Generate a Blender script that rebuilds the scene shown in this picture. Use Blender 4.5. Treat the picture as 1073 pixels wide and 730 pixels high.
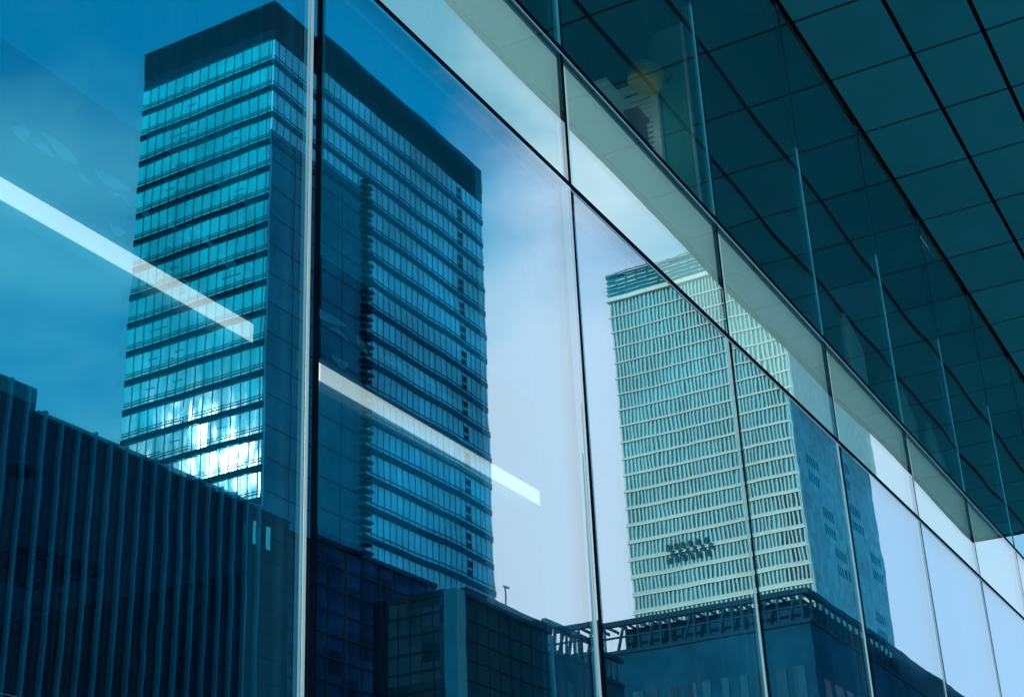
import bpy, math, random
from mathutils import Vector, Matrix
random.seed(7)
rad = math.radians
for o in list(bpy.data.objects): bpy.data.objects.remove(o)
S = bpy.context.scene
COL = S.collection

# ---------------------------------------------------------------- camera
CAMZ = 1.6
yaw, pitch, roll = rad(28.007), rad(24.926), rad(-2.696)
fw = Vector((math.cos(pitch)*math.cos(yaw), math.cos(pitch)*math.sin(yaw), math.sin(pitch)))
r0 = Vector((math.sin(yaw), -math.cos(yaw), 0)); u0 = r0.cross(fw)
rt = math.cos(roll)*r0 + math.sin(roll)*u0
up = -math.sin(roll)*r0 + math.cos(roll)*u0
cam = bpy.data.cameras.new('camera'); co = bpy.data.objects.new('camera', cam); COL.objects.link(co)
m = Matrix((rt, up, -fw)).transposed().to_4x4(); m.translation = Vector((0, 0, CAMZ)); co.matrix_world = m
cam.sensor_width = 36; cam.lens = 53.70; cam.clip_start = .05; cam.clip_end = 5000
S.camera = co

# ---------------------------------------------------------------- light
SUN_AZ_X, SUN_AZ_Y, SUN_EL = -math.cos(rad(39.0)), -math.sin(rad(39.0)), rad(20.9)
sun_dir = Vector((SUN_AZ_X*math.cos(SUN_EL), SUN_AZ_Y*math.cos(SUN_EL), math.sin(SUN_EL)))   # towards the sun
sl = bpy.data.lights.new('sun', 'SUN'); sl.energy = 4.2; sl.angle = rad(.5); sl.color = (1, .93, .82)
so = bpy.data.objects.new('sun', sl); COL.objects.link(so)
so.rotation_euler = sun_dir.to_track_quat('Z', 'Y').to_euler(); so.location = sun_dir*50
W = bpy.data.worlds.new('World'); S.world = W; W.use_nodes = True
wn, wl = W.node_tree.nodes, W.node_tree.links
wn.clear()
def N(nodes, t, **k):
    n = nodes.new(t)
    for a, b in k.items(): setattr(n, a, b)
    return n
def ramp(n, pts):
    e = n.color_ramp.elements
    while len(e) > 1: e.remove(e[-1])
    e[0].position = pts[0][0]; e[0].color = tuple(pts[0][1])+(1,) if len(pts[0][1]) == 3 else pts[0][1]
    for p, c in pts[1:]:
        q = e.new(p); q.color = tuple(c)+(1,)
def math_n(nodes, links, op, a, b=None, c=None, clamp=False):
    n = N(nodes, 'ShaderNodeMath', operation=op); n.use_clamp = clamp
    for i, v in enumerate((a, b, c)):
        if v is None: continue
        if isinstance(v, (int, float)): n.inputs[i].default_value = v
        else: links.new(v, n.inputs[i])
    return n.outputs[0]
sky = N(wn, 'ShaderNodeTexSky', sky_type='NISHITA'); sky.sun_disc = False
sky.sun_elevation = SUN_EL; sky.sun_rotation = math.atan2(SUN_AZ_X, SUN_AZ_Y)
sky.air_density = 1.0; sky.dust_density = .6; sky.ozone_density = 2.5
tc = N(wn, 'ShaderNodeTexCoord'); sx = N(wn, 'ShaderNodeSeparateXYZ'); wl.new(tc.outputs['Generated'], sx.inputs[0])
mm = lambda *a, **k: math_n(wn, wl, *a, **k)
az = mm('MULTIPLY', mm('ARCTAN2', mm('MULTIPLY', sx.outputs[1], -1.0), sx.outputs[0]), 57.2958)      # degrees clockwise from +x
elv = mm('MULTIPLY', mm('ARCSINE', sx.outputs[2]), 57.2958)
nz = N(wn, 'ShaderNodeTexNoise'); nz.inputs['Scale'].default_value = 3.2; nz.inputs['Detail'].default_value = 6; nz.inputs['Roughness'].default_value = .55
mpw = N(wn, 'ShaderNodeMapping'); mpw.inputs['Scale'].default_value = (1, 1, 1.9); mpw.inputs['Location'].default_value = (2.3, .4, 1.1)
wl.new(tc.outputs['Generated'], mpw.inputs[0]); wl.new(mpw.outputs[0], nz.inputs[0])
nfac = mm('MULTIPLY', mm('SUBTRACT', nz.outputs[0], .5), 3.0)
bank = mm('MULTIPLY', mm('SUBTRACT', 32.5, az), .20)                  # the big cloud bank stands east of 31 degrees
low = mm('MULTIPLY', mm('SUBTRACT', 26.0, elv), .055)
cm = mm('ADD', mm('ADD', bank, low), nfac)
cm = mm('MINIMUM', cm, mm('ADD', nfac, 1.05))
mask = N(wn, 'ShaderNodeMapRange', interpolation_type='SMOOTHSTEP'); mask.inputs['From Min'].default_value = -.35; mask.inputs['From Max'].default_value = 1.0
wl.new(cm, mask.inputs[0])
tint = N(wn, 'ShaderNodeMix', data_type='RGBA', blend_type='MULTIPLY'); tint.inputs[0].default_value = 1
tint.inputs[7].default_value = (.02, 1.85, 2.1, 1); wl.new(sky.outputs[0], tint.inputs[6])
nz2 = N(wn, 'ShaderNodeTexNoise'); nz2.inputs['Scale'].default_value = 5.5; nz2.inputs['Detail'].default_value = 7; wl.new(mpw.outputs[0], nz2.inputs[0])
veil = N(wn, 'ShaderNodeMapRange', interpolation_type='SMOOTHSTEP'); veil.inputs['From Min'].default_value = .38; veil.inputs['From Max'].default_value = .80; veil.inputs['To Max'].default_value = .75
wl.new(mm('ADD', nz2.outputs[0], mm('MULTIPLY', mm('SUBTRACT', 31.0, elv), .022)), veil.inputs[0])
vl = N(wn, 'ShaderNodeMix', data_type='RGBA'); wl.new(veil.outputs[0], vl.inputs[0]); wl.new(tint.outputs[2], vl.inputs[6]); vl.inputs[7].default_value = (1.2, 6.3, 8.3, 1)
cl = N(wn, 'ShaderNodeMix', data_type='RGBA'); wl.new(mask.outputs[0], cl.inputs[0]); wl.new(vl.outputs[2], cl.inputs[6])
far = N(wn, 'ShaderNodeMapRange', interpolation_type='SMOOTHSTEP'); far.inputs['From Min'].default_value = 12; far.inputs['From Max'].default_value = 27
wl.new(mm('ADD', az, mm('MULTIPLY', nfac, 2.0)), far.inputs[0])
cc = N(wn, 'ShaderNodeMix', data_type='RGBA'); wl.new(far.outputs[0], cc.inputs[0]); cc.inputs[6].default_value = (4.4, 6.4, 8.7, 1); cc.inputs[7].default_value = (7.7, 8.9, 10.3, 1)
wl.new(cc.outputs[2], cl.inputs[7])
bg = N(wn, 'ShaderNodeBackground'); bg.inputs[1].default_value = .10; wl.new(cl.outputs[2], bg.inputs[0])
wo = N(wn, 'ShaderNodeOutputWorld'); wl.new(bg.outputs[0], wo.inputs[0])
S.view_settings.view_transform = 'Standard'; S.view_settings.look = 'None'; S.view_settings.exposure = .45; S.view_settings.gamma = 1
S.render.engine = 'CYCLES'
cy = S.cycles; cy.max_bounces = 12; cy.transparent_max_bounces = 24; cy.glossy_bounces = 6; cy.diffuse_bounces = 3
cy.use_denoising = True; cy.caustics_reflective = False; cy.caustics_refractive = False; cy.sample_clamp_indirect = 12; cy.blur_glossy = .0

# ---------------------------------------------------------------- materials
def newmat(name):
    m = bpy.data.materials.new(name); m.use_nodes = True; m.node_tree.nodes.clear()
    return m, m.node_tree.nodes, m.node_tree.links
def solid(name, col, rough=.5, metal=0, var=.18, scale=3.0, spec=.12, stretch=(1, 1, 1)):
    """matt or satin surface with dirt and tone variation"""
    m, n, l = newmat(name)
    p = N(n, 'ShaderNodeBsdfPrincipled'); o = N(n, 'ShaderNodeOutputMaterial'); l.new(p.outputs[0], o.inputs[0])
    g = N(n, 'ShaderNodeNewGeometry'); mp = N(n, 'ShaderNodeMapping'); mp.inputs['Scale'].default_value = stretch
    l.new(g.outputs['Position'], mp.inputs[0])
    t = N(n, 'ShaderNodeTexNoise'); t.inputs['Scale'].default_value = scale; t.inputs['Detail'].default_value = 7; t.inputs['Roughness'].default_value = .65
    l.new(mp.outputs[0], t.inputs[0])
    r = N(n, 'ShaderNodeMapRange'); r.inputs['From Min'].default_value = .3; r.inputs['From Max'].default_value = .7
    r.inputs['To Min'].default_value = 1-var; r.inputs['To Max'].default_value = 1+var; l.new(t.outputs[0], r.inputs[0])
    x = N(n, 'ShaderNodeVectorMath', operation='SCALE'); x.inputs[0].default_value = col; l.new(r.outputs[0], x.inputs['Scale'])
    l.new(x.outputs[0], p.inputs['Base Color'])
    rr = N(n, 'ShaderNodeMapRange'); rr.inputs['To Min'].default_value = max(.03, rough-.1); rr.inputs['To Max'].default_value = min(1, rough+.1)
    l.new(t.outputs[0], rr.inputs[0]); l.new(rr.outputs[0], p.inputs['Roughness'])
    p.inputs['Metallic'].default_value = metal; p.inputs['Specular IOR Level'].default_value = 0 if max(col) < .3 and not metal else spec
    p.inputs['Specular Tint'].default_value = (.3, .8, 1, 1)
    return m
def emit(name, col, s):
    m, n, l = newmat(name); e = N(n, 'ShaderNodeEmission'); e.inputs[0].default_value = (*col, 1); e.inputs[1].default_value = s
    o = N(n, 'ShaderNodeOutputMaterial'); l.new(e.outputs[0], o.inputs[0]); return m
def glass(name, refl, trans, f0, wave=.004, wscale=.9, rollers=.0, rough=0.0, dust=.006):
    """coated sheet glass: tinted mirror reflection over tinted see-through, wavy like heat-treated panes"""
    m, n, l = newmat(name); o = N(n, 'ShaderNodeOutputMaterial')
    g = N(n, 'ShaderNodeNewGeometry')
    def noise(sc, st=(1, 1, 1), det=1.5):
        mp = N(n, 'ShaderNodeMapping'); mp.inputs['Scale'].default_value = st; l.new(g.outputs['Position'], mp.inputs[0])
        t = N(n, 'ShaderNodeTexNoise'); t.inputs['Scale'].default_value = sc; t.inputs['Detail'].default_value = det; l.new(mp.outputs[0], t.inputs[0])
        return t
    t = noise(wscale, (1, 1, .7), .6)
    a = N(n, 'ShaderNodeVectorMath', operation='SUBTRACT'); l.new(t.outputs['Color'], a.inputs[0]); a.inputs[1].default_value = (.5, .5, .5)
    b = N(n, 'ShaderNodeVectorMath', operation='SCALE'); l.new(a.outputs[0], b.inputs[0]); b.inputs['Scale'].default_value = wave
    c = N(n, 'ShaderNodeVectorMath', operation='ADD'); l.new(g.outputs['Normal'], c.inputs[0]); l.new(b.outputs[0], c.inputs[1])
    if rollers:
        t2 = noise(5.5, (.6, 1, 1), 1)
        a2 = N(n, 'ShaderNodeVectorMath', operation='SUBTRACT'); l.new(t2.outputs['Color'], a2.inputs[0]); a2.inputs[1].default_value = (.5, .5, .5)
        b2 = N(n, 'ShaderNodeVectorMath', operation='SCALE'); l.new(a2.outputs[0], b2.inputs[0]); b2.inputs['Scale'].default_value = rollers
        c2 = N(n, 'ShaderNodeVectorMath', operation='ADD'); l.new(c.outputs[0], c2.inputs[0]); l.new(b2.outputs[0], c2.inputs[1]); c = c2
    nn = N(n, 'ShaderNodeVectorMath', operation='NORMALIZE'); l.new(c.outputs[0], nn.inputs[0])
    gl = N(n, 'ShaderNodeBsdfGlossy'); gl.inputs['Color'].default_value = (*refl, 1); gl.inputs['Roughness'].default_value = rough; l.new(nn.outputs[0], gl.inputs['Normal'])
    tr = N(n, 'ShaderNodeBsdfTransparent'); tr.inputs[0].default_value = (*trans, 1)
    lw = N(n, 'ShaderNodeLayerWeight'); lw.inputs[0].default_value = .5         # facing term -> Schlick
    pw = math_n(n, l, 'POWER', lw.outputs['Facing'], 3.6)
    fr = math_n(n, l, 'MULTIPLY_ADD', pw, 1-f0, f0, clamp=True)
    mx = N(n, 'ShaderNodeMixShader'); l.new(fr, mx.inputs[0]); l.new(tr.outputs[0], mx.inputs[1]); l.new(gl.outputs[0], mx.inputs[2])
    # faint dust and rain streaks
    td = noise(2.0, (14, 1, .8), 5); ts = noise(60, (1, 1, 1), 2)
    d1 = N(n, 'ShaderNodeMapRange'); d1.inputs['From Min'].default_value = .45; d1.inputs['From Max'].default_value = .8; d1.inputs['To Max'].default_value = dust; l.new(td.outputs[0], d1.inputs[0])
    d2 = N(n, 'ShaderNodeMapRange'); d2.inputs['From Min'].default_value = .74; d2.inputs['From Max'].default_value = .80; d2.inputs['To Max'].default_value = dust*3; l.new(ts.outputs[0], d2.inputs[0])
    ds = math_n(n, l, 'ADD', d1.outputs[0], d2.outputs[0])
    df = N(n, 'ShaderNodeBsdfDiffuse'); df.inputs[0].default_value = (.35, .5, .55, 1)
    m2 = N(n, 'ShaderNodeMixShader'); l.new(ds, m2.inputs[0]); l.new(mx.outputs[0], m2.inputs[1]); l.new(df.outputs[0], m2.inputs[2])
    l.new(m2.outputs[0], o.inputs[0]); return m
def towerglass(name, col, cell=(1.5, 1.5, 4.0), var=.35, rough=.1, tilt=.03, wav=.03, spec=1.2, big=.3):
    """curtain-wall glazing of a far tower: each panel its own tone and its own slight tilt"""
    m, n, l = newmat(name); o = N(n, 'ShaderNodeOutputMaterial'); p = N(n, 'ShaderNodeBsdfPrincipled'); l.new(p.outputs[0], o.inputs[0])
    g = N(n, 'ShaderNodeNewGeometry')
    s = N(n, 'ShaderNodeVectorMath', operation='SNAP'); s.inputs[1].default_value = cell
    off = N(n, 'ShaderNodeVectorMath', operation='ADD'); off.inputs[1].default_value = (.31, .37, .13)
    l.new(g.outputs['Position'], off.inputs[0]); l.new(off.outputs[0], s.inputs[0])
    w = N(n, 'ShaderNodeTexWhiteNoise'); l.new(s.outputs[0], w.inputs['Vector'])
    t = N(n, 'ShaderNodeTexNoise'); t.inputs['Scale'].default_value = .06; t.inputs['Detail'].default_value = 3; l.new(g.outputs['Position'], t.inputs[0])
    k = N(n, 'ShaderNodeMapRange'); k.inputs['To Min'].default_value = 1-var; k.inputs['To Max'].default_value = 1+var; l.new(w.outputs['Value'], k.inputs[0])
    k2 = N(n, 'ShaderNodeMapRange'); k2.inputs['From Min'].default_value = .3; k2.inputs['From Max'].default_value = .7; k2.inputs['To Min'].default_value = 1-big; k2.inputs['To Max'].default_value = 1+big; l.new(t.outputs[0], k2.inputs[0])
    kk = math_n(n, l, 'MULTIPLY', k.outputs[0], k2.outputs[0])
    x = N(n, 'ShaderNodeVectorMath', operation='SCALE'); x.inputs[0].default_value = col; l.new(kk, x.inputs['Scale']); l.new(x.outputs[0], p.inputs['Base Color'])
    a = N(n, 'ShaderNodeVectorMath', operation='SUBTRACT'); l.new(w.outputs['Color'], a.inputs[0]); a.inputs[1].default_value = (.5, .5, .5)
    b = N(n, 'ShaderNodeVectorMath', operation='SCALE'); l.new(a.outputs[0], b.inputs[0]); b.inputs['Scale'].default_value = tilt
    c = N(n, 'ShaderNodeVectorMath', operation='ADD'); l.new(g.outputs['Normal'], c.inputs[0]); l.new(b.outputs[0], c.inputs[1])
    mp = N(n, 'ShaderNodeMapping'); mp.inputs['Scale'].default_value = (1, 1, .35); l.new(g.outputs['Position'], mp.inputs[0])
    t2 = N(n, 'ShaderNodeTexNoise'); t2.inputs['Scale'].default_value = 1.3; t2.inputs['Detail'].default_value = 2; l.new(mp.outputs[0], t2.inputs[0])
    a2 = N(n, 'ShaderNodeVectorMath', operation='SUBTRACT'); l.new(t2.outputs['Color'], a2.inputs[0]); a2.inputs[1].default_value = (.5, .5, .5)
    b2 = N(n, 'ShaderNodeVectorMath', operation='SCALE'); l.new(a2.outputs[0], b2.inputs[0]); b2.inputs['Scale'].default_value = wav
    c2 = N(n, 'ShaderNodeVectorMath', operation='ADD'); l.new(c.outputs[0], c2.inputs[0]); l.new(b2.outputs[0], c2.inputs[1])
    nn = N(n, 'ShaderNodeVectorMath', operation='NORMALIZE'); l.new(c2.outputs[0], nn.inputs[0]); l.new(nn.outputs[0], p.inputs['Normal'])
    p.inputs['Roughness'].default_value = rough; p.inputs['Specular IOR Level'].default_value = spec; p.inputs['Specular Tint'].default_value = (.25, .8, 1, 1)
    return m

MAT = dict(
    pane=glass('coated vision glass', (.84, .95, 1.0), (.62, .86, .95), .41, wave=.0026, wscale=.8, rollers=.0013),
    inner=glass('inner glass sheet', (.5, .9, 1.0), (.86, .94, .95), .07, wave=.003, wscale=.5, dust=.0),
    clear=glass('uncoated glass face', (.8, .95, 1.0), (.97, .99, .99), .03, wave=.004, dust=0),
    upper=glass('upper vision glass', (.6, .9, .95), (.62, .84, .86), .23, wave=.012, wscale=.8, rollers=.001, dust=.006),
    spandrel_glass=glass('spandrel glass', (1.0, .97, .95), (.84, .93, .92), .26, wave=.007, wscale=.6, rollers=.001),
    spandrel=solid('pale enamelled back panel', (.50, .66, .67), .5, var=.04),
    gasket=solid('black rubber gasket', (.0012, .003, .006), .45, var=.3),
    trim=solid('brushed aluminium trim', (.27, .32, .33), .4, metal=.3, var=.15, scale=9, stretch=(1, 1, .05)),
    trim_dim=solid('weathered aluminium trim', (.10, .24, .31), .5, var=.25, scale=7, stretch=(1, 1, .06)),
    frame=solid('blue grey frame paint', (.10, .22, .30), .4, var=.1),
    fin=solid('interior fin paint', (.015, .12, .19), .5, var=.1, scale=1),
    soffit=solid('dark teal soffit tile', (.016, .20, .275), .5, var=.12, scale=.7),
    soffit_pale=solid('teal soffit tile, paler batch', (.018, .215, .292), .5, var=.12, scale=.7),
    soffit_deep=solid('teal soffit tile, deeper batch', (.014, .185, .26), .5, var=.12, scale=.7),
    joint=solid('black joint', (.003, .004, .006), .8),
    clad=solid('dark cladding', (.03, .07, .09), .4, var=.1),
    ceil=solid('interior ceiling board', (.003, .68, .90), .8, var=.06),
    ceil_dimmed=solid('dimmed interior ceiling board', (.003, .13, .23), .8, var=.06),  # rear part of the same ceiling, light falloff put into the colour
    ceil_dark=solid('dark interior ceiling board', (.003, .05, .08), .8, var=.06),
    recess=solid('dark glossy recess panel', (.001, .008, .03), .25, var=.2),
    reflection_blob=solid('pale motif', (.3, .9, 1.0), .5, var=.2),
    strip=emit('strip light', (1.0, .80, .72), 1.35),
    partition=solid('dark partition', (.015, .04, .06), .7),
    partition_up=solid('green grey partition', (.10, .42, .42), .6, var=.08),
    floor_in=solid('interior floor', (.45, .68, .70), .5),
    white=solid('white paint', (.75, .85, .85), .5, var=.06),
    dgrey=solid('dark metal', (.03, .04, .05), .4),
    yellow=solid('ochre shade', (.32, .33, .12), .7, var=.15, scale=8),
    red=solid('brown red card', (.6, .10, .05), .7, var=.2, scale=9),
    curtain=solid('sheer pale curtain', (.45, .75, .75), .8, var=.3, scale=4, stretch=(6, 6, .3)),
    asphalt=solid('asphalt', (.05, .05, .052), .85, var=.25, scale=1.5),
    paving=solid('paving', (.46, .47, .46), .8, var=.2, scale=2),
    kerb=solid('kerb stone', (.30, .30, .29), .8),
    paint=solid('road paint', (.75, .75, .72), .7),
    ground=solid('ground', (.12, .12, .11), .9, var=.3, scale=.05),
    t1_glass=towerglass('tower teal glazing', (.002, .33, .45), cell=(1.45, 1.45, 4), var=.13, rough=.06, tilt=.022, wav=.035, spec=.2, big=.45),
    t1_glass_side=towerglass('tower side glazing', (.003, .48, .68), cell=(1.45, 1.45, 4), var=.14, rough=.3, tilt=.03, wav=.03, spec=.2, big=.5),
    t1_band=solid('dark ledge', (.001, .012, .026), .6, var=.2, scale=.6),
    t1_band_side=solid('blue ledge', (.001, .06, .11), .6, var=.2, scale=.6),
    t1_crown=solid('black crown cladding', (.0005, .002, .005), .6, var=.3, scale=.3),
    t1_shaft=solid('dark stone shaft', (.006, .13, .22), .6, var=.35, scale=.12),
    t1_mull=solid('tower mullion', (.002, .11, .16), .5),
    t2_stone=solid('pale stone', (.33, .44, .40), .7, var=.14, scale=.09),
    t2_ledge=solid('pale ledge', (.48, .57, .50), .7, var=.1, scale=.3),
    t2_glass=towerglass('pale tower windows', (.02, .24, .27), cell=(.81, .81, 3.5), var=.45, rough=.25, tilt=.03, wav=.03, spec=.5, big=.5),
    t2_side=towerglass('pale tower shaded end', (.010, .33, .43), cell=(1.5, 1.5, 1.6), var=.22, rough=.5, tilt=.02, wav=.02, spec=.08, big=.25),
    t2_mark=solid('dark window', (.012, .06, .08), .4),
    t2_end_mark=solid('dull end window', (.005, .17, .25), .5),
    up_ceil=solid('upper room ceiling', (.001, .035, .06), .8),
    b3_wall=towerglass('dark stone tiles', (.001, .018, .042), cell=(1.07, 1.07, 1.35), var=.35, rough=.5, tilt=.01, wav=.01, spec=.02, big=.3),
    b3_fin=solid('blue grey fin', (.006, .16, .25), .5, var=.3, scale=.25),
    b3_rib=solid('thin wall rib', (.002, .06, .12), .5, var=.3, scale=.3),
    b3_glass=towerglass('dark grid glazing', (.002, .06, .15), cell=(1.75, 1.75, 1.35), var=.55, rough=.2, tilt=.02, wav=.02, spec=.0, big=.6),
    b4_wall=solid('dark box cladding', (.002, .045, .065), .5, var=.2, scale=.7),
    b4_glass=towerglass('box glazing', (.008, .07, .09), cell=(1, 1.0, .9), var=.6, rough=.2, tilt=.02, wav=.02, spec=.2),
    b4_col=solid('pale corner pier', (.02, .24, .31), .6, var=.15, scale=.8),
    b5_wall=solid('podium wall', (.003, .05, .09), .6, var=.3, scale=.5),
    b5_glass=towerglass('podium windows', (.006, .06, .10), cell=(.8, .8, 5), var=.6, rough=.4, tilt=.02, wav=.02, spec=.05),
    truss=solid('dark steel truss', (.008, .04, .065), .5),
    up_a=solid('teal edge trim', (.01, .10, .16), .4),
    up_b=solid('pale teal edge trim', (.012, .11, .15), .4),
    lit=emit('lit window', (.03, .6, .8), .55),
)

# ---------------------------------------------------------------- helpers
class MB:
    """collects boxes and quads in camera-height coordinates (z=0 is eye level), links them as ONE mesh object"""
    def __init__(s): s.v = []; s.f = []; s.mi = []
    def box(s, x0, x1, y0, y1, z0, z1, mi=0):
        x0, x1 = sorted((x0, x1)); y0, y1 = sorted((y0, y1)); z0, z1 = sorted((z0, z1))
        b = len(s.v); s.v += [(x, y, z) for z in (z0, z1) for y in (y0, y1) for x in (x0, x1)]
        s.f += [tuple(b+i for i in q) for q in ((0, 2, 3, 1), (4, 5, 7, 6), (0, 1, 5, 4), (2, 6, 7, 3), (0, 4, 6, 2), (1, 3, 7, 5))]; s.mi += [mi]*6
        return s
    def bar(s, a, b, w, mi=0):
        a, b = Vector(a), Vector(b); d = (b-a).normalized()
        h = Vector((0, 0, 1)) if abs(d.z) < .9 else Vector((1, 0, 0)); p = d.cross(h).normalized()*w/2; q = d.cross(p).normalized()*w/2
        k = len(s.v)
        for c in (a, b): s.v += [tuple(c+p+q), tuple(c-p+q), tuple(c-p-q), tuple(c+p-q)]
        s.f += [tuple(k+i for i in t) for t in ((0, 1, 2, 3), (7, 6, 5, 4), (0, 4, 5, 1), (1, 5, 6, 2), (2, 6, 7, 3), (3, 7, 4, 0))]; s.mi += [mi]*6
        return s
    def prism(s, pts, z0, z1, mi=0):
        """flat outline in x,y given a thickness in z"""
        n = len(pts); b = len(s.v); s.v += [(x, y, z0) for x, y in pts]+[(x, y, z1) for x, y in pts]
        s.f += [tuple(b+i for i in range(n))[::-1], tuple(b+n+i for i in range(n))]+[(b+i, b+(i+1) % n, b+n+(i+1) % n, b+n+i) for i in range(n)]; s.mi += [mi]*(n+2)
        return s
    def lathe(s, c, prof, seg=28, mi=0, axis=(0, 0, 1)):
        ax = Vector(axis).normalized(); q = Vector((0, 0, 1)).rotation_difference(ax); b = len(s.v); c = Vector(c)
        for r, z in prof:
            for i in range(seg):
                t = 2*math.pi*i/seg; s.v.append(tuple(c+q @ Vector((r*math.cos(t), r*math.sin(t), z))))
        for j in range(len(prof)-1):
            for i in range(seg):
                s.f.append((b+j*seg+i, b+j*seg+(i+1) % seg, b+(j+1)*seg+(i+1) % seg, b+(j+1)*seg+i)); s.mi.append(mi)
        s.f.append(tuple(b+i for i in range(seg))[::-1]); s.f.append(tuple(b+(len(prof)-1)*seg+i for i in range(seg))); s.mi += [mi]*2
        return s
    def build(s, name, mats, parent=None, bevel=0, loc=None):
        """parent: Empty or mesh whose world place is known; loc: origin of a top-level mesh"""
        org = Vector(parent['_w']) if parent is not None else Vector(loc or (0, 0, 0))
        me = bpy.data.meshes.new(name)
        me.from_pydata([tuple(Vector((x, y, z+CAMZ))-org) for x, y, z in s.v], [], s.f); me.update()
        for mt in ([mats] if isinstance(mats, str) else mats): me.materials.append(MAT[mt])
        me.polygons.foreach_set('material_index', s.mi)
        o = bpy.data.objects.new(name, me); COL.objects.link(o)
        if parent is not None: o.parent = parent
        else: o.location = org
        W_[o.name] = org; o['_w'] = tuple(org)
        if bevel:
            bv = o.modifiers.new('bevel', 'BEVEL'); bv.width = bevel; bv.segments = 2; bv.limit_method = 'ANGLE'
        return o
W_ = {}
def thing(name, label, cat, loc, group=None):
    o = bpy.data.objects.new(name, None); COL.objects.link(o); o.location = (loc[0], loc[1], loc[2]+CAMZ); o['_w'] = (loc[0], loc[1], loc[2]+CAMZ)
    o.empty_display_size = .3
    return tag(o, label, cat, group)
def tag(o, label=None, cat=None, group=None, kind=None):
    for k, v in (('label', label), ('category', cat), ('group', group), ('kind', kind)):
        if v: o[k] = v
    return o
G = 3.2                       # the glass line, metres in front of the camera
def V(y): return 2*G-y        # a place read off in the mirror -> the real place across the street
GZ = -CAMZ                    # ground level seen from eye level

# ---------------------------------------------------------------- ground
tag(MB().box(-1500, 1500, -1500, 1500, GZ-.6, GZ-.17).build('ground', 'ground'), 'dull grey city ground reaching to the horizon', kind='structure')
tag(MB().box(-200, 400, -36, -12, GZ-.3, GZ-.13).build('road', 'asphalt'), 'dark asphalt street in front of the glass building', kind='structure')
lm = MB()
for i in range(60): lm.box(-180+i*9, -176+i*9, -24.07, -23.93, GZ-.2, GZ-.124)
tag(lm.build('lane_marking', 'paint'), 'white dashed centre line of the street', kind='structure')
pv = MB()
pv.box(-200, 400, -11.8, 30, GZ-.3, GZ)
tag(pv.build('pavement', 'paving'), 'grey paving along the foot of the glass building', kind='structure')
tag(MB().box(-200, 400, -12.0, -11.8, GZ-.3, GZ+.004).build('kerb', 'kerb'), 'stone kerb between paving and street', kind='structure')
tag(MB().box(-200, 400, -300, -36.2, GZ-.3, GZ).build('pavement', 'paving'), 'grey paving across the street', kind='structure')
tag(MB().box(-200, 400, -36.2, -36.0, GZ-.3, GZ+.004).build('kerb', 'kerb'), 'stone kerb across the street', kind='structure')

# ---------------------------------------------------------------- the glass office building
X0, PW = 4.3995, 2.4301       # first joint in view, pane width
Z1, Z2, Z3 = 4.498, 5.440, 8.971
ZS = .62                      # sill line below the picture
K0, K1 = -3, 13
XL, XR = X0+PW*(K0-1), 30.2+PW*.35
B = thing('office_building', 'near glass office building whose tall panes mirror the towers under a dark tiled overhang', 'building', (X0, G, GZ))
xs = [X0+PW*(k-1) for k in range(K0, K1)]
xs.append(XR)
def pane(x0, x1, z0, z1, name, mat, y=G, th=.024, rz=0, rx=0, parent=None):
    bx = MB().box(x0, x1, y, y+th, z0, z1); bx.mi = [1, 1, 0, 1, 1, 1]      # only the outer face carries the reflective coating
    o = bx.build(name, [mat, 'clear'], parent or B)
    if rz or rx:
        c = Vector(((x0+x1)/2, y, (z0+z1)/2+CAMZ))-Vector((parent or B)['_w'])
        o.matrix_local = Matrix.Translation(c) @ Matrix.Rotation(rz, 4, 'Z') @ Matrix.Rotation(rx, 4, 'X') @ Matrix.Translation(-c)
    return o
TILT = {1: (0, 0), 0: (0, 0)}
for i in range(len(xs)-1):
    a, b = xs[i]+.024, xs[i+1]-.028
    k = K0+i
    rz, rx = [rad(random.uniform(-.09, .09)) for _ in range(2)]
    if k == 1: rz, rx = 0, rad(.2)
    if k == 0: rz, rx = 0, 0
    p = pane(a, b, ZS+.02, Z1-.02, 'window_pane', 'pane', rz=rz, rx=rx)
    q = MB().box(a+.03, b-.03, G+.042, G+.05, ZS+.05, Z1-.05).build('inner_sheet', 'inner', p)
    c = Vector(((a+b)/2, G+.045, 2.5+CAMZ))-Vector(B['_w'])
    q.matrix_local = Matrix.Translation(c) @ Matrix.Rotation(rad(.16), 4, 'Z') @ Matrix.Translation(-c)
    pane(a, b, GZ+.12, ZS-.02, 'door_height_pane', 'pane')
    s = pane(a+.004, b-.004, Z1+.022, Z2-.022, 'spandrel_pane', 'spandrel_glass', rz=rad(random.uniform(-.05, .05)), rx=rad(random.uniform(-.05, .05)))
    MB().box(a-.01, b+.01, G+.032, G+.06, Z1+.01, Z2-.01).build('back_panel', 'spandrel', s)
    pane(a, b, Z2+.022, Z3-.012 if xs[i] < 29 else Z3+1, 'upper_window_pane', 'upper', rz=rad(random.uniform(-.06, .06)), rx=rad(random.uniform(-.06, .06)))
    # frame behind the pane: head, sill and jambs seen through the glass edge
    MB().box(a, b, G+.06, G+.11, Z1-.09, Z1-.022).build('head_frame', 'frame', B)
    MB().box(a, b, G+.06, G+.11, ZS+.022, ZS+.09).build('sill_frame', 'frame', B)
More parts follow.
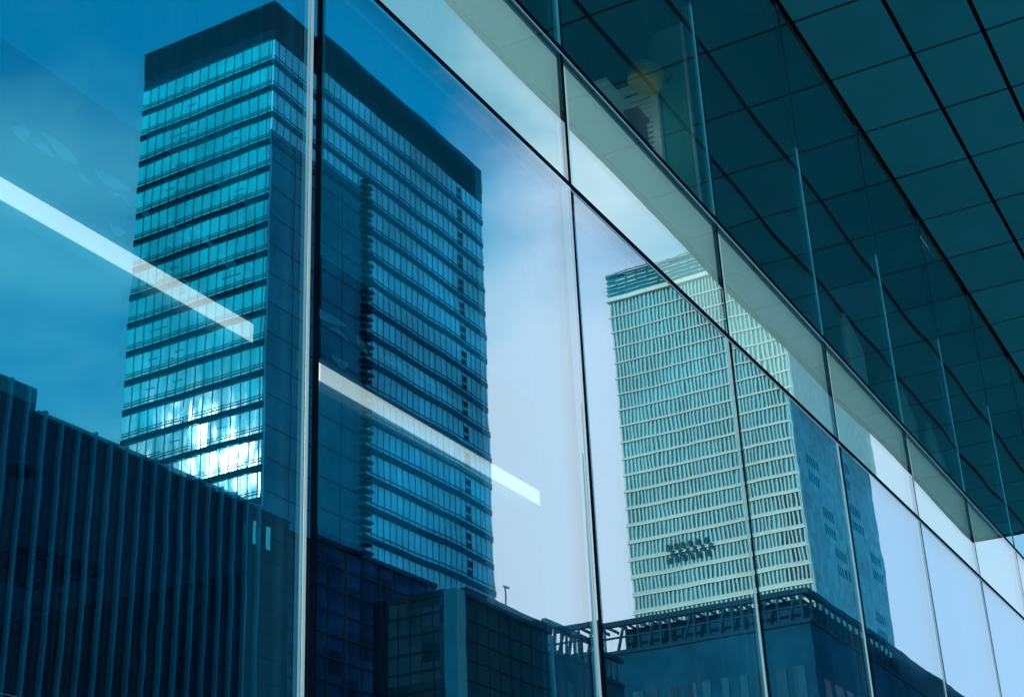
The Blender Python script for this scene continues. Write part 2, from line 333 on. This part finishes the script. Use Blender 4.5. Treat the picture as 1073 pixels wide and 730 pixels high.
for i, x in enumerate(xs):
    # lower joint
    mu = MB().box(x-.036, x+.022, G+.006, G+.05, GZ, Z1-.016).build('mullion', 'gasket', B)
    MB().box(x-.070, x-.054, G-.002, G+.02, ZS+.02, Z1-.03).box(x-.093, x-.079, G-.001, G+.02, ZS+.02, Z1-.03, 1).build('mullion_trim', ['trim', 'trim_dim'], mu)
    MB().box(x-.034, x-.004, G+.06, G+.29, ZS, Z1-.03).build('mullion_fin', 'fin', mu)
    MB().box(x-.013, x+.009, G+.002, G+.031, Z1+.022, Z2-.022).build('spandrel_joint', 'gasket', B)
    mu = MB().box(x-.012, x+.016, G+.006, G+.05, Z2+.02, Z3-.005).build('upper_mullion', 'gasket', B)
    MB().box(x-.050, x-.036, G-.004, G+.02, Z2+.03, Z3-.012).box(x-.028, x-.014, G-.002, G+.02, Z2+.03, Z3-.012, 1).build('upper_mullion_trim', ['up_a', 'up_b'], mu)
for z, nm in ((ZS, 'sill_rail'), (Z1, 'transom'), (Z2, 'upper_transom')):
    MB().box(XL, XR, G-.004, G+.06, z-.018, z+.018).box(XL, XR, G-.002, G+.01, z-.030, z-.018, 1).build(nm, ['gasket', 'frame'], B)
MB().box(XL, XR, G+.02, G+.3, GZ, GZ+.1).build('plinth', 'clad', B)
# overhang: tiled soffit, its edge and the storeys above it
tl = MB(); rows = [G-.014, 2.317, 1.61, .60]; T0, TW = 12.0635, 1.1526
nx0 = int((XL-T0)//TW)
xe = [T0+TW*i for i in range(nx0, 40) if XL < T0+TW*i < 30.0]+[30.17]
xe = [XL]+xe
for i in range(len(xe)-1):
    if xe[i+1]-xe[i] < .05: continue
    for j in range(3):
        ya, yb = rows[j+1], rows[j]
        dz = random.uniform(-.0015, .0015)
        tl.box(xe[i]+.018, xe[i+1]-.018, ya+.022, yb-.022, Z3+dz, Z3+.02, random.choice((0, 0, 1, 2)))
tl.build('soffit_tiles', ['soffit', 'soffit_pale', 'soffit_deep'], B, bevel=.004)
MB().box(XL, 30.2, .6, G+.1, Z3+.021, Z3+.06).build('soffit_backing', 'joint', B)
MB().box(XL, 30.2, .56, .6, Z3-.03, 16).build('overhang_fascia', 'clad', B)
MB().box(30.2, 30.24, .56, G+.1, Z3-.03, 16).build('overhang_end', 'clad', B)
MB().box(XL, 30.2, .602, 15, 15.96, 16.1).build('roof', 'clad', B)
# inside, lower storey
Bi = B
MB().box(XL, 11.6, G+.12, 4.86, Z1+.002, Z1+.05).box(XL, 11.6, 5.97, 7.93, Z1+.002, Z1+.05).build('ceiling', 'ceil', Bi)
MB().box(XL, 11.6, 7.95, 15, Z1+.002, Z1+.05).build('rear_ceiling', 'ceil_dimmed', Bi)
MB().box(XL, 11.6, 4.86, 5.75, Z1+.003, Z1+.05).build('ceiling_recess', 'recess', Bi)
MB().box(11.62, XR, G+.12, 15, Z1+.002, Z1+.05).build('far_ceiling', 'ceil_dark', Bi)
MB().box(11.6, 11.7, G+.32, 8.25, GZ, Z1-.002).build('partition_wall', 'partition', Bi)
MB().box(XL, XR, 15, 15.2, GZ, Z1).build('back_wall', 'partition', Bi)
MB().box(XL-.2, XL, G+.1, 15.2, GZ, 16).box(XR, XR+.2, G+.1, 15.2, GZ, 16).build('end_wall', 'clad', Bi)
MB().box(XL, XR, G+.3, 15, GZ, GZ+.02).build('interior_floor', 'floor_in', Bi)
# floor between storeys, upper rooms
MB().box(XL, XR, G+.13, 15, Z1+.2, Z2-.1).build('floor_slab', 'floor_in', Bi)
MB().box(XL, 30, G+.12, 15, Z3+.01, Z3+.05).build('upper_ceiling', 'up_ceil', Bi)
MB().box(XL, XR, 10, 10.2, Z2-.1, Z3).build('upper_back_wall', 'partition', Bi)
# partition that runs back from the glass on the upper floor, with a glazed edge
pw = MB().box(11.5, 11.56, 4.10, 4.40, Z2-.1, Z3+.008).box(11.47, 11.50, 4.09, 4.11, Z2-.1, Z3+.008, 1).build('upper_partition', ['partition_up', 'white'], Bi)
# pale reflections drawn as flat shapes on the dark recess panel
def reflection_blob(pts, par=Bi):
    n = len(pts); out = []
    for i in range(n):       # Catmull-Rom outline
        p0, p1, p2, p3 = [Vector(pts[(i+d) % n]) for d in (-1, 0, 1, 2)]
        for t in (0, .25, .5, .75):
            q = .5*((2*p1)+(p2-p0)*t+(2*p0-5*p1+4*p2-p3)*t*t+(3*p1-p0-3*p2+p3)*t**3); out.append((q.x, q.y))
    return MB().prism(out, Z1-.006, Z1+.001).build('painted_reflection', 'reflection_blob', par)
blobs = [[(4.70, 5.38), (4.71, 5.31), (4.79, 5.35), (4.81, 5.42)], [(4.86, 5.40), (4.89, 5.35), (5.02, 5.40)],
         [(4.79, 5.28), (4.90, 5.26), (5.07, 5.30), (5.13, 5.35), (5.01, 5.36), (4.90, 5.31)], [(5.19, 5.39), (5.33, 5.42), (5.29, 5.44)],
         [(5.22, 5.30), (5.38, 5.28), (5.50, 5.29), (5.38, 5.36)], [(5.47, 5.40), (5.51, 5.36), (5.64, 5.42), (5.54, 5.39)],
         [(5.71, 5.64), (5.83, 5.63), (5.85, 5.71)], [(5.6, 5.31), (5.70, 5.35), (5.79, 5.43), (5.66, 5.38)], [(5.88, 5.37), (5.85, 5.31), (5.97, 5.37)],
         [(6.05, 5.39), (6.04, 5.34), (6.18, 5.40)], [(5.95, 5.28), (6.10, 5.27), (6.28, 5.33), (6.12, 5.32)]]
for b in blobs: reflection_blob(b)
for b in blobs: reflection_blob([(x+2.05+(x-5.4)*.55, y+.0) for x, y in b])
for b in blobs[2:8:2]: reflection_blob([(x+3.8+(x-5.4)*.7, y+.06) for x, y in b])

# ---------------------------------------------------------------- things inside the building
sl_ = thing('strip_light', 'long white linear strip light running along the interior ceiling behind the left panes', 'ceiling light', (7, 5.86, Z1-.02))
MB().box(XL+.2, 11.59, 5.762, 5.945, Z1-.014, Z1+.002).build('diffuser', 'strip', sl_)
MB().box(XL+.2, 11.59, 5.75, 5.762, Z1-.018, Z1+.002).box(XL+.2, 11.59, 5.945, 5.957, Z1-.018, Z1+.002).build('housing', 'white', sl_)
def diffuser(cx_, cy_, w, label):
    d = thing('air_diffuser', label, 'air vent', (cx_, cy_, Z1))
    for k in range(5):
        h = w/2*(1-k*.2); t = .022; zz = Z1-.012-.012*k
        r = MB(); r.box(cx_-h, cx_+h, cy_-h, cy_-h+t, zz-.03, zz); r.box(cx_-h, cx_+h, cy_+h-t, cy_+h, zz-.03, zz)
        r.box(cx_-h, cx_-h+t, cy_-h+t, cy_+h-t, zz-.03, zz); r.box(cx_+h-t, cx_+h, cy_-h+t, cy_+h-t, zz-.03, zz)
        r.build('louvre_ring', 'dgrey' if k % 2 else 't1_band', d)
    MB().box(cx_-w/2+.02, cx_+w/2-.02, cy_-w/2+.02, cy_+w/2-.02, Z1-.008, Z1+.001).build('backing', 'joint', d)
diffuser(10.27, 10.8, 1.0, 'square dark louvred air diffuser in the ceiling low in the leftmost pane')
def downlight(x, y, z, r, label):
    d = thing('downlight', label, 'ceiling light', (x, y, z), 'round downlights set in the ceilings')
    MB().lathe((x, y, z), [(r, .0), (r, -.012), (r*.8, -.016)]).build('rim', 'dgrey', d)
    MB().lathe((x, y, z-.017), [(r*.7, .001), (r*.62, -.004)]).build('lens', 'joint', d)
downlight(8.35, 8.98, Z1, .16, 'round dark downlight above the square diffuser in the leftmost pane')
downlight(11.35, 11.77, Z1, .14, 'small round downlight just below the square diffuser in the leftmost pane')
downlight(14.55, 11.76, Z1, .15, 'lone round downlight near the bottom of the pane beside the thick joint')
downlight(11.52, 4.42, Z3+.01, .075, 'round downlight in the upper ceiling above the yellow lampshade')
downlight(17.28, 4.46, Z3+.01, .095, 'round downlight in the upper ceiling further along the glass corner')
# louvred screen on the upper floor: stands in the partition line, seen through the glass
lv = thing('louvred_screen', 'white framed louvred screen behind the upper glass under the yellow lampshade', 'screen', (11.48, 4.7, Z2-.1))
LX = 11.42
MB().box(LX-.03, LX+.03, 4.38, 4.45, Z2-.1, 8.40).box(LX-.03, LX+.03, 5.25, 5.32, Z2-.1, 8.40).box(LX-.03, LX+.03, 4.45, 5.25, 8.33, 8.40).box(LX-.02, LX+.02, 4.45, 5.25, 8.24, 8.28).build('frame', 'white', lv)
sl2 = MB(); z = Z2
while z < 8.24:
    sl2.bar((LX, 4.45, z), (LX, 5.25, z), .034); z += .056
sl2.build('slats', 'white', lv)
MB().box(LX+.04, LX+.05, 4.45, 5.25, Z2-.1, 8.33).build('backing', 'ceil_dark', lv)
# ochre drum lampshade
lp = thing('pendant_lamp', 'ochre yellow drum lampshade hanging tilted in the upper room', 'lamp', (11.18, 4.38, 8.36))
ax = (.25, -.35, 1)
MB().lathe((11.16, 4.38, 8.27), [(.155, -.10), (.175, -.06), (.18, 0), (.165, .06), (.12, .10)], axis=ax).build('lamp_shade', 'yellow', lp)
pl = bpy.data.lights.new('upper_room_fill', 'POINT'); pl.energy = 1.5; pl.color = (1, .95, .75); pl.shadow_soft_size = 0  # unseen fill light added below the lampshade to brighten the things around it
po = bpy.data.objects.new('upper_room_fill', pl); COL.objects.link(po); po.location = (10.98, 4.35, 7.72+CAMZ)
MB().bar((11.20, 4.35, 8.38), (11.22, 4.34, Z3+.01), .012).build('cord', 'dgrey', lp)
MB().bar((11.30, 4.24, 8.22), (11.34, 4.20, 8.32), .035).build('bracket', 'dgrey', lp)
sh = thing('wall_shelf', 'small white shelf board behind the upper glass left of the louvred screen', 'shelf', (10.4, 4.4, 7.6))
MB().box(10.16, 10.80, 4.36, 4.50, 7.62, 7.66).box(10.72, 10.76, 4.36, 4.44, 7.50, 7.62).build('board', 'white', sh)
MB().bar((10.45, 4.5, 7.62), (10.45, 4.5, Z2-.1), .03).build('post', 'dgrey', sh)
bx = thing('storage_box', 'brown red box under the white shelf in the upper room', 'box', (10.6, 4.3, 7.2))
MB().box(10.55, 10.76, 4.26, 4.36, 7.26, 7.50).build('box_body', 'red', bx)
MB().box(10.53, 10.78, 4.24, 4.38, 7.50, 7.53).build('box_lid', 'red', bx)
MB().box(10.62, 10.66, 4.29, 4.33, Z2-.1, 7.24).box(10.52, 10.78, 4.24, 4.38, 7.24, 7.26).build('stand', 'ceil_dark', bx)
# pale screens further along the upper floor
def panel_screen(x, y, w, z1, h, lean, label, n=7):
    t = thing('folding_screen', label, 'screen', (x, y, Z2-.1), 'pale screens leaning behind the upper glass')
    MB().bar((x, y, Z2-.1), (x+lean, y, z1), .04).bar((x+w, y, Z2-.1), (x+w+lean, y, z1-h), .04).bar((x+lean, y, z1), (x+w+lean, y, z1-h), .04).build('frame', 'white', t)
    c = MB()
    for i in range(n):
        f = (i+.5)/n; c.bar((x+w*f, y+.02, Z2-.1), (x+w*f+lean, y+.02, z1-h*f-.03), w/n*.86)
    c.build('fabric', 'curtain', t)
panel_screen(17.05, 4.4, .62, 8.24, .28, .05, 'tallest pale folding screen behind the upper glass beside the fourth joint')
panel_screen(16.25, 4.7, .5, 7.9, .22, .03, 'short pale folding screen left of the tallest one behind the upper glass', 5)
panel_screen(20.0, 4.6, .5, 8.45, .35, .45, 'narrow pale screen leaning steeply behind the upper glass', 4)
panel_screen(21.7, 4.6, .9, 8.42, .75, .2, 'wide pale triangular screen farthest along the upper glass', 8)

# ---------------------------------------------------------------- across the street: the dark crowned tower
T = thing('office_tower', 'tall teal glass tower with a black crown mirrored across the two left panes', 'tower', (157, V(114), GZ))
xa, xb, ya, yb = 131.0, 183.4, V(102.5), V(125.0)     # ya is nearer the street
TOP = 128.25
MB().box(xa+.3, xb-.3, yb+.3, ya-.3, GZ, TOP-.2).build('core', 't1_band', T)
MB().box(xa-.05, xb+.05, yb-.05, ya+.05, 124.1, TOP).box(xa-.0, xb, yb, ya, 122.3, 124.1, 1).box(xa-.09, xb+.09, yb-.09, ya+.09, TOP, TOP+.25).build('crown', ['t1_crown', 't1_band'], T)
z = 122.3; i = 0
SH0 = 108.5                     # top of the dark shaft by the corner
while z > 8:
    zb = z-4.0
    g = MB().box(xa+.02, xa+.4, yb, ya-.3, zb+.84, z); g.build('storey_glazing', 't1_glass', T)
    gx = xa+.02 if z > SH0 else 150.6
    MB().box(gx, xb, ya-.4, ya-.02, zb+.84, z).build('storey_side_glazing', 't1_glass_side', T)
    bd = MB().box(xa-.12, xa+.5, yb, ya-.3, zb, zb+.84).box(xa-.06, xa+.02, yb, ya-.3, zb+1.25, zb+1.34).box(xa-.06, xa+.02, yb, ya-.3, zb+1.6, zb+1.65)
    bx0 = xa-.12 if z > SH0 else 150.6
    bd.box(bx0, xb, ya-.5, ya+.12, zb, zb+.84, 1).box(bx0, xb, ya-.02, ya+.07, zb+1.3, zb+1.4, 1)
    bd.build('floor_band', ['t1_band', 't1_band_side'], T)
    if z <= SH0+2:
        lb = MB()
        for dz, l_ in ((0, 1.9), (1.1, 1.3), (2.1, 1.9), (3.1, 1.3)):
            lb.box(150.4-l_*.4, 150.4+l_*.6, ya, ya+.9, zb+dz, zb+dz+.28)
        lb.build('service_ledges', 't1_band', T)
    vt = MB()
    for dz in (1.25, 2.5): vt.box(175.7, 176.9, ya-.1, ya+.1, zb+dz, zb+dz+.85)
    vt.build('vent', 't1_crown', T)
    z = zb; i += 1
mu = MB(); y = ya-.9
while y > yb:
    mu.box(xa-.06, xa+.03, y-.035, y+.035, GZ, 122.3); y -= 1.45
for k in range(46):            # broken half-height transoms
    yy = ya-1.45*random.choice((3, 4, 9, 10, 11, 12)); zz = 122.3-4*random.randint(0, 24)-random.choice((1.2, 2.0))
    mu.box(xa-.05, xa+.03, yy-1.4, yy, zz-.08, zz)
mu.build('mullions', 't1_mull', T)
mu = MB(); x = xa+1.0
while x < xb:
    mu.box(x-.035, x+.035, ya-.03, ya+.05, SH0 if x < 150.6 else GZ, 122.3); x += 1.45
mu.build('side_mullions', 't1_mull', T)
sh_ = MB().box(xa+.01, 150.6, ya-.5, ya-.01, GZ, SH0)
sf = sh_.build('corner_shaft', 't1_shaft', T)
j = MB()
for k in range(1, 27): j.box(xa, 150.6, ya-.012, ya+.03, k*4.0, k*4.0+.12)
for x in (135.9, 140.7, 145.6): j.box(x, x+.1, ya-.012, ya+.03, GZ, SH0)
j.build('shaft_joints', 't1_band', sf)

# ---------------------------------------------------------------- the pale tower
P = thing('pale_tower', 'pale stone tower with rows of narrow windows mirrored in the third and fourth panes', 'tower', (288, V(97), GZ))
xa, xb, ya, yb = 262.5, 314.0, V(79.8), V(115.5)
TOP, LEDGE = 149.2, 142.5
MB().box(xa+.5, xb-.3, yb+.3, ya-.3, GZ, TOP-1).build('window_glass', 't2_glass', P)
MB().box(xa+.1, xb-.0, ya-.3, ya, GZ, LEDGE).build('end_wall', 't2_side', P)
MB().box(xa+.2, xb, yb, ya, LEDGE+.9, TOP-1.2).build('crown', 't2_end_mark', P)
cr = MB()
for k in range(6):
    zz = LEDGE+1.7+k*.93
    n = 16; dy = (yb-ya)/n
    for q in range(n):       # slightly uneven bright louvre blades
        cr.box(xa-.1, xa+.3, ya+dy*q+.25, ya+dy*(q+1)-.25, zz+random.uniform(-.12, .12), zz+.13+random.uniform(0, .08))
cr.build('crown_louvres', 't2_stone', P)
MB().box(xa-.15, xb+.15, yb-.15, ya+.15, TOP-1.2, TOP-.75).build('parapet', 't2_mark', P)
MB().box(xa-.3, xb+.3, yb-.3, ya+.3, LEDGE, LEDGE+.9).build('crown_ledge', 't2_ledge', P)
pr = MB(); y = ya-.45
while y > yb+.2:
    pr.box(xa+.25, xa+.55, y-.15, y+.15, GZ, LEDGE); y -= .81
pr.build('piers', 't2_stone', P)
z = LEDGE-3.5; i = 0
while z > 6:
    MB().box(xa+.05, xa+.56, yb, ya+.1, z-.09, z+.09).box(xa+.27, xa+.52, yb, ya, z+.09, z+.27+min(.75, max(0, i-5)*.045), 1).build('floor_ledge', ['t2_ledge', 't2_stone'], P)
    z -= 3.5; i += 1
dk = MB()                      # darker windows on a few floors next to the corner
for f in range(5):
    zt = LEDGE-3.5*(14+f)
    n0 = random.choice((5, 6, 7))
    for q in range(n0):
        if random.random() < .85: dk.box(xa+.46, xa+.50, ya-.45-.81*q-.64, ya-.45-.81*q-.16, zt-3.4, zt-.1)
dk.build('dark_corner_windows', 't2_mark', P)
mk = MB()
for r_ in range(3):
    for c_ in range(6):
        yy = V(107.6)+c_*1.5+(.75 if r_ % 2 else 0)
        mk.box(xa-.02, xa+.04, yy, yy+.72, 84.6+r_*1.25, 85.8+r_*1.25)
mk.build('dark_panels', 't2_mark', P)
MB().box(xa-.02, xa+.6, ya-.02, ya+.12, GZ, LEDGE-.1).build('corner_trim', 't2_stone', P)
wm = MB()
for c0, z0 in ((269, 101), (275, 92), (280, 85), (291, 107), (295, 98), (302, 77), (305, 90), (286, 68)):
    for k in range(10):
        x_ = c0+(k % 5)*1.4; z_ = z0-(k // 5)*3.5
        wm.box(x_, x_+.8, ya-.05, ya+.03, z_, z_+2.0)
wm.build('end_windows', 't2_end_mark', P)

# ---------------------------------------------------------------- the dark finned block
F = thing('finned_building', 'long dark building with pale vertical fins low in the leftmost pane', 'building', (60, V(55), GZ))
yw = V(50.0)
MB().box(46.85, 66.4, yw-18, yw, GZ, 27.95).build('stone_wall', 'b3_wall', F)
MB().box(30, 46.75, yw-18, yw+.1, GZ, 29.2).build('raised_wing', 'b3_wall', F)
MB().box(66.45, 81.5, yw-18, yw-.05, GZ, 27.25).build('grid_glazing', 'b3_glass', F)
MB().box(46.8, 66.4, yw-18, yw+.28, 27.951, 28.1).build('roof_edge', 'b3_fin', F)
MB().box(66.45, 81.6, yw-18, yw+.12, 27.251, 27.55).build('glazing_roof_edge', 't1_band', F)
x = 34.4; n = 0
while x < 63.6:
    top = 29.25 if x < 46.7 else 28.25
    w_ = random.uniform(.065, .095)
    MB().box(x-w_, x+w_, yw+.1, yw+.30, GZ+2.5, top-random.uniform(0, .2)).build('fin', 'b3_fin', F); x += 1.07; n += 1
rb = MB(); x = 47.2
while x < 63.4: rb.box(x-.03, x+.03, yw+.002, yw+.06, GZ+2.5, 27.9); x += 1.07
rb.build('wall_ribs', 'b3_rib', F)
jt = MB()
for k in range(1, 22): jt.box(46.85, 66.4, yw+.002, yw+.03, 28-1.35*k, 28-1.35*k+.05)
jt.build('wall_joints', 'joint', F)
g = MB(); x = 68.2
while x < 81: g.box(x-.05, x+.05, yw-.05, yw+.06, GZ, 27.25); x += 1.75
z = 26.1
while z > 0: g.box(66.45, 81.5, yw-.05, yw+.04, z-.05, z+.05); z -= 1.35
g.build('glazing_grid', 'truss', F)
for x in (63.05, 64.2):
    MB().box(x, x+.32, yw+.05, yw+.12, 25.9, 27.2).build('lit_window', 'lit', F)

# ---------------------------------------------------------------- the box building with a pale corner pier
Q = thing('box_building', 'small dark box building with a pale corner pier at the bottom of the second pane', 'building', (67, V(40), GZ))
x4, y4 = 62.0, V(36.8)
MB().box(x4+.05, 71.7, y4-4.6, y4-.05, GZ, 20.3).build('side_wall', 'b4_wall', Q)
MB().box(x4, x4+.05, y4-3.9, y4-.8, GZ, 20.3).build('glazing', 'b4_glass', Q)
MB().box(x4-.08, x4+.75, y4-.7, y4+.04, GZ, 20.55).build('corner_pier', 'b4_col', Q)
MB().box(x4-.1, x4+.3, y4-4.7, y4-3.9, GZ, 20.6).build('rear_pier', 't1_band', Q)
MB().box(x4+.76, 71.8, y4-4.7, y4+.14, 20.3, 20.75).box(x4-.06, x4+.76, y4-3.9, y4-.7, 20.3, 20.62).build('roof_edge', 'truss', Q)
MB().box(71.72, 71.95, y4-.5, y4+.1, GZ, 20.2).build('pale_edge', 'b4_col', Q)
g = MB(); z = 19.55
while z > 0: g.box(x4-.06, x4, y4-3.9, y4-.71, z-.04, z+.05); z -= .92
for k in range(1, 5): g.box(x4-.05, x4, y4-.7-k*.66, y4-.66-k*.66, GZ, 20.3)
g.build('glazing_grid', 'truss', Q)
g = MB(); z = 19.2
while z > 0: g.box(x4+.76, 71.7, y4-.05, y4-.02, z-.03, z+.03); z -= .98
for k in range(1, 8): g.box(x4+.76+k*1.15, x4+.79+k*1.15, y4-.05, y4-.025, GZ, 20.3)
g.build('wall_joints', 'joint', Q)
L_ = thing('roof_lamp', 'small lamp post standing on the roof of the box building', 'lamp post', (67.5, y4-.3, 20.75))
MB().bar((67.5, y4-.3, 20.75), (67.5, y4-.3, 21.95), .07).build('post', 'truss', L_)
MB().bar((67.35, y4-.3, 21.93), (67.95, y4-.3, 21.98), .09).build('lamp_head', 'truss', L_)

# ---------------------------------------------------------------- the podium with a roof pergola
D = thing('podium_building', 'broad dark podium building with an open steel screen along its roof', 'building', (112, V(38), GZ))
x5, y5, yl = 95.0, V(29.5), V(48.3)
MB().box(x5, 150, yl, y5, GZ, 24.9).build('wall', 'b5_wall', D)
w = MB()
k = yl+1.0
while k < y5-1: w.box(x5-.04, x5+.02, k, k+random.choice((.55, .8)), GZ, 22.2); k += 1.25
w.build('tall_windows', 'b5_glass', D)
w = MB(); k = x5+1.5
while k < 148: w.box(k, k+1.4, y5-.02, y5+.04, GZ, 21.5); k += 2.3
w.build('side_windows', 'b5_glass', D)
MB().box(x5-.1, 150.1, yl-.1, y5+.1, 24.9, 25.15).build('roof_edge', 'truss', D)
s = MB()
s.box(x5-.15, x5+.25, yl, y5+.15, 26.85, 27.2).box(x5+.26, 150, y5-.25, y5+.15, 26.85, 27.2).box(116, 150, y5-.2, y5+.1, 25.15, 26.85).box(x5-.05, x5+.12, yl, y5, 26.0, 26.12)
k = yl+.2; i = 0
while k < y5:
    s.bar((x5, k, 25.1), (x5, k+(.0 if i % 3 else .5), 26.9), .16); s.box(x5, x5+2.2, k, k+.1, 26.86, 27.05); k += .95 if i % 2 else .7; i += 1
k = x5+.8
while k < 116: s.bar((k, y5-.05, 25.1), (k, y5-.05, 26.9), .16); k += 1.3
s.build('roof_screen', 'truss', D)
MB().box(x5+.8, 149, yl+5.5, y5-.6, 25.15, 26.75).build('roof_plant_room', 'b5_wall', D)

# ---------------------------------------------------------------- the lower wing with a truss parapet
Wg = thing('low_wing', 'low dark wing with a lattice roof parapet between box building and podium', 'building', (81, V(41), GZ))
x6, y6 = 75.6, V(38.6)
MB().box(x6-1, 85.4, y6-5, y6, GZ, 20.3).build('wall', 'b5_wall', Wg)
w = MB()
for k in range(8): w.box(x6+.3+k*1.15, x6+.95+k*1.15, y6, y6+.04, GZ, 18.9)
w.build('windows', 'b5_glass', Wg)
s = MB().bar((x6-1, y6, 21.9), (85.4, y6, 21.9), .28).bar((x6-1, y6, 20.4), (85.4, y6, 20.4), .2)
for k in range(12): s.bar((x6-.6+k*.86, y6, 20.4), (x6-.6+k*.86+(.5 if k % 3 == 0 else 0), y6, 21.9), .15)
s.build('lattice_parapet', 'truss', Wg)
for o in bpy.data.objects:
    if '_w' in o: del o['_w']
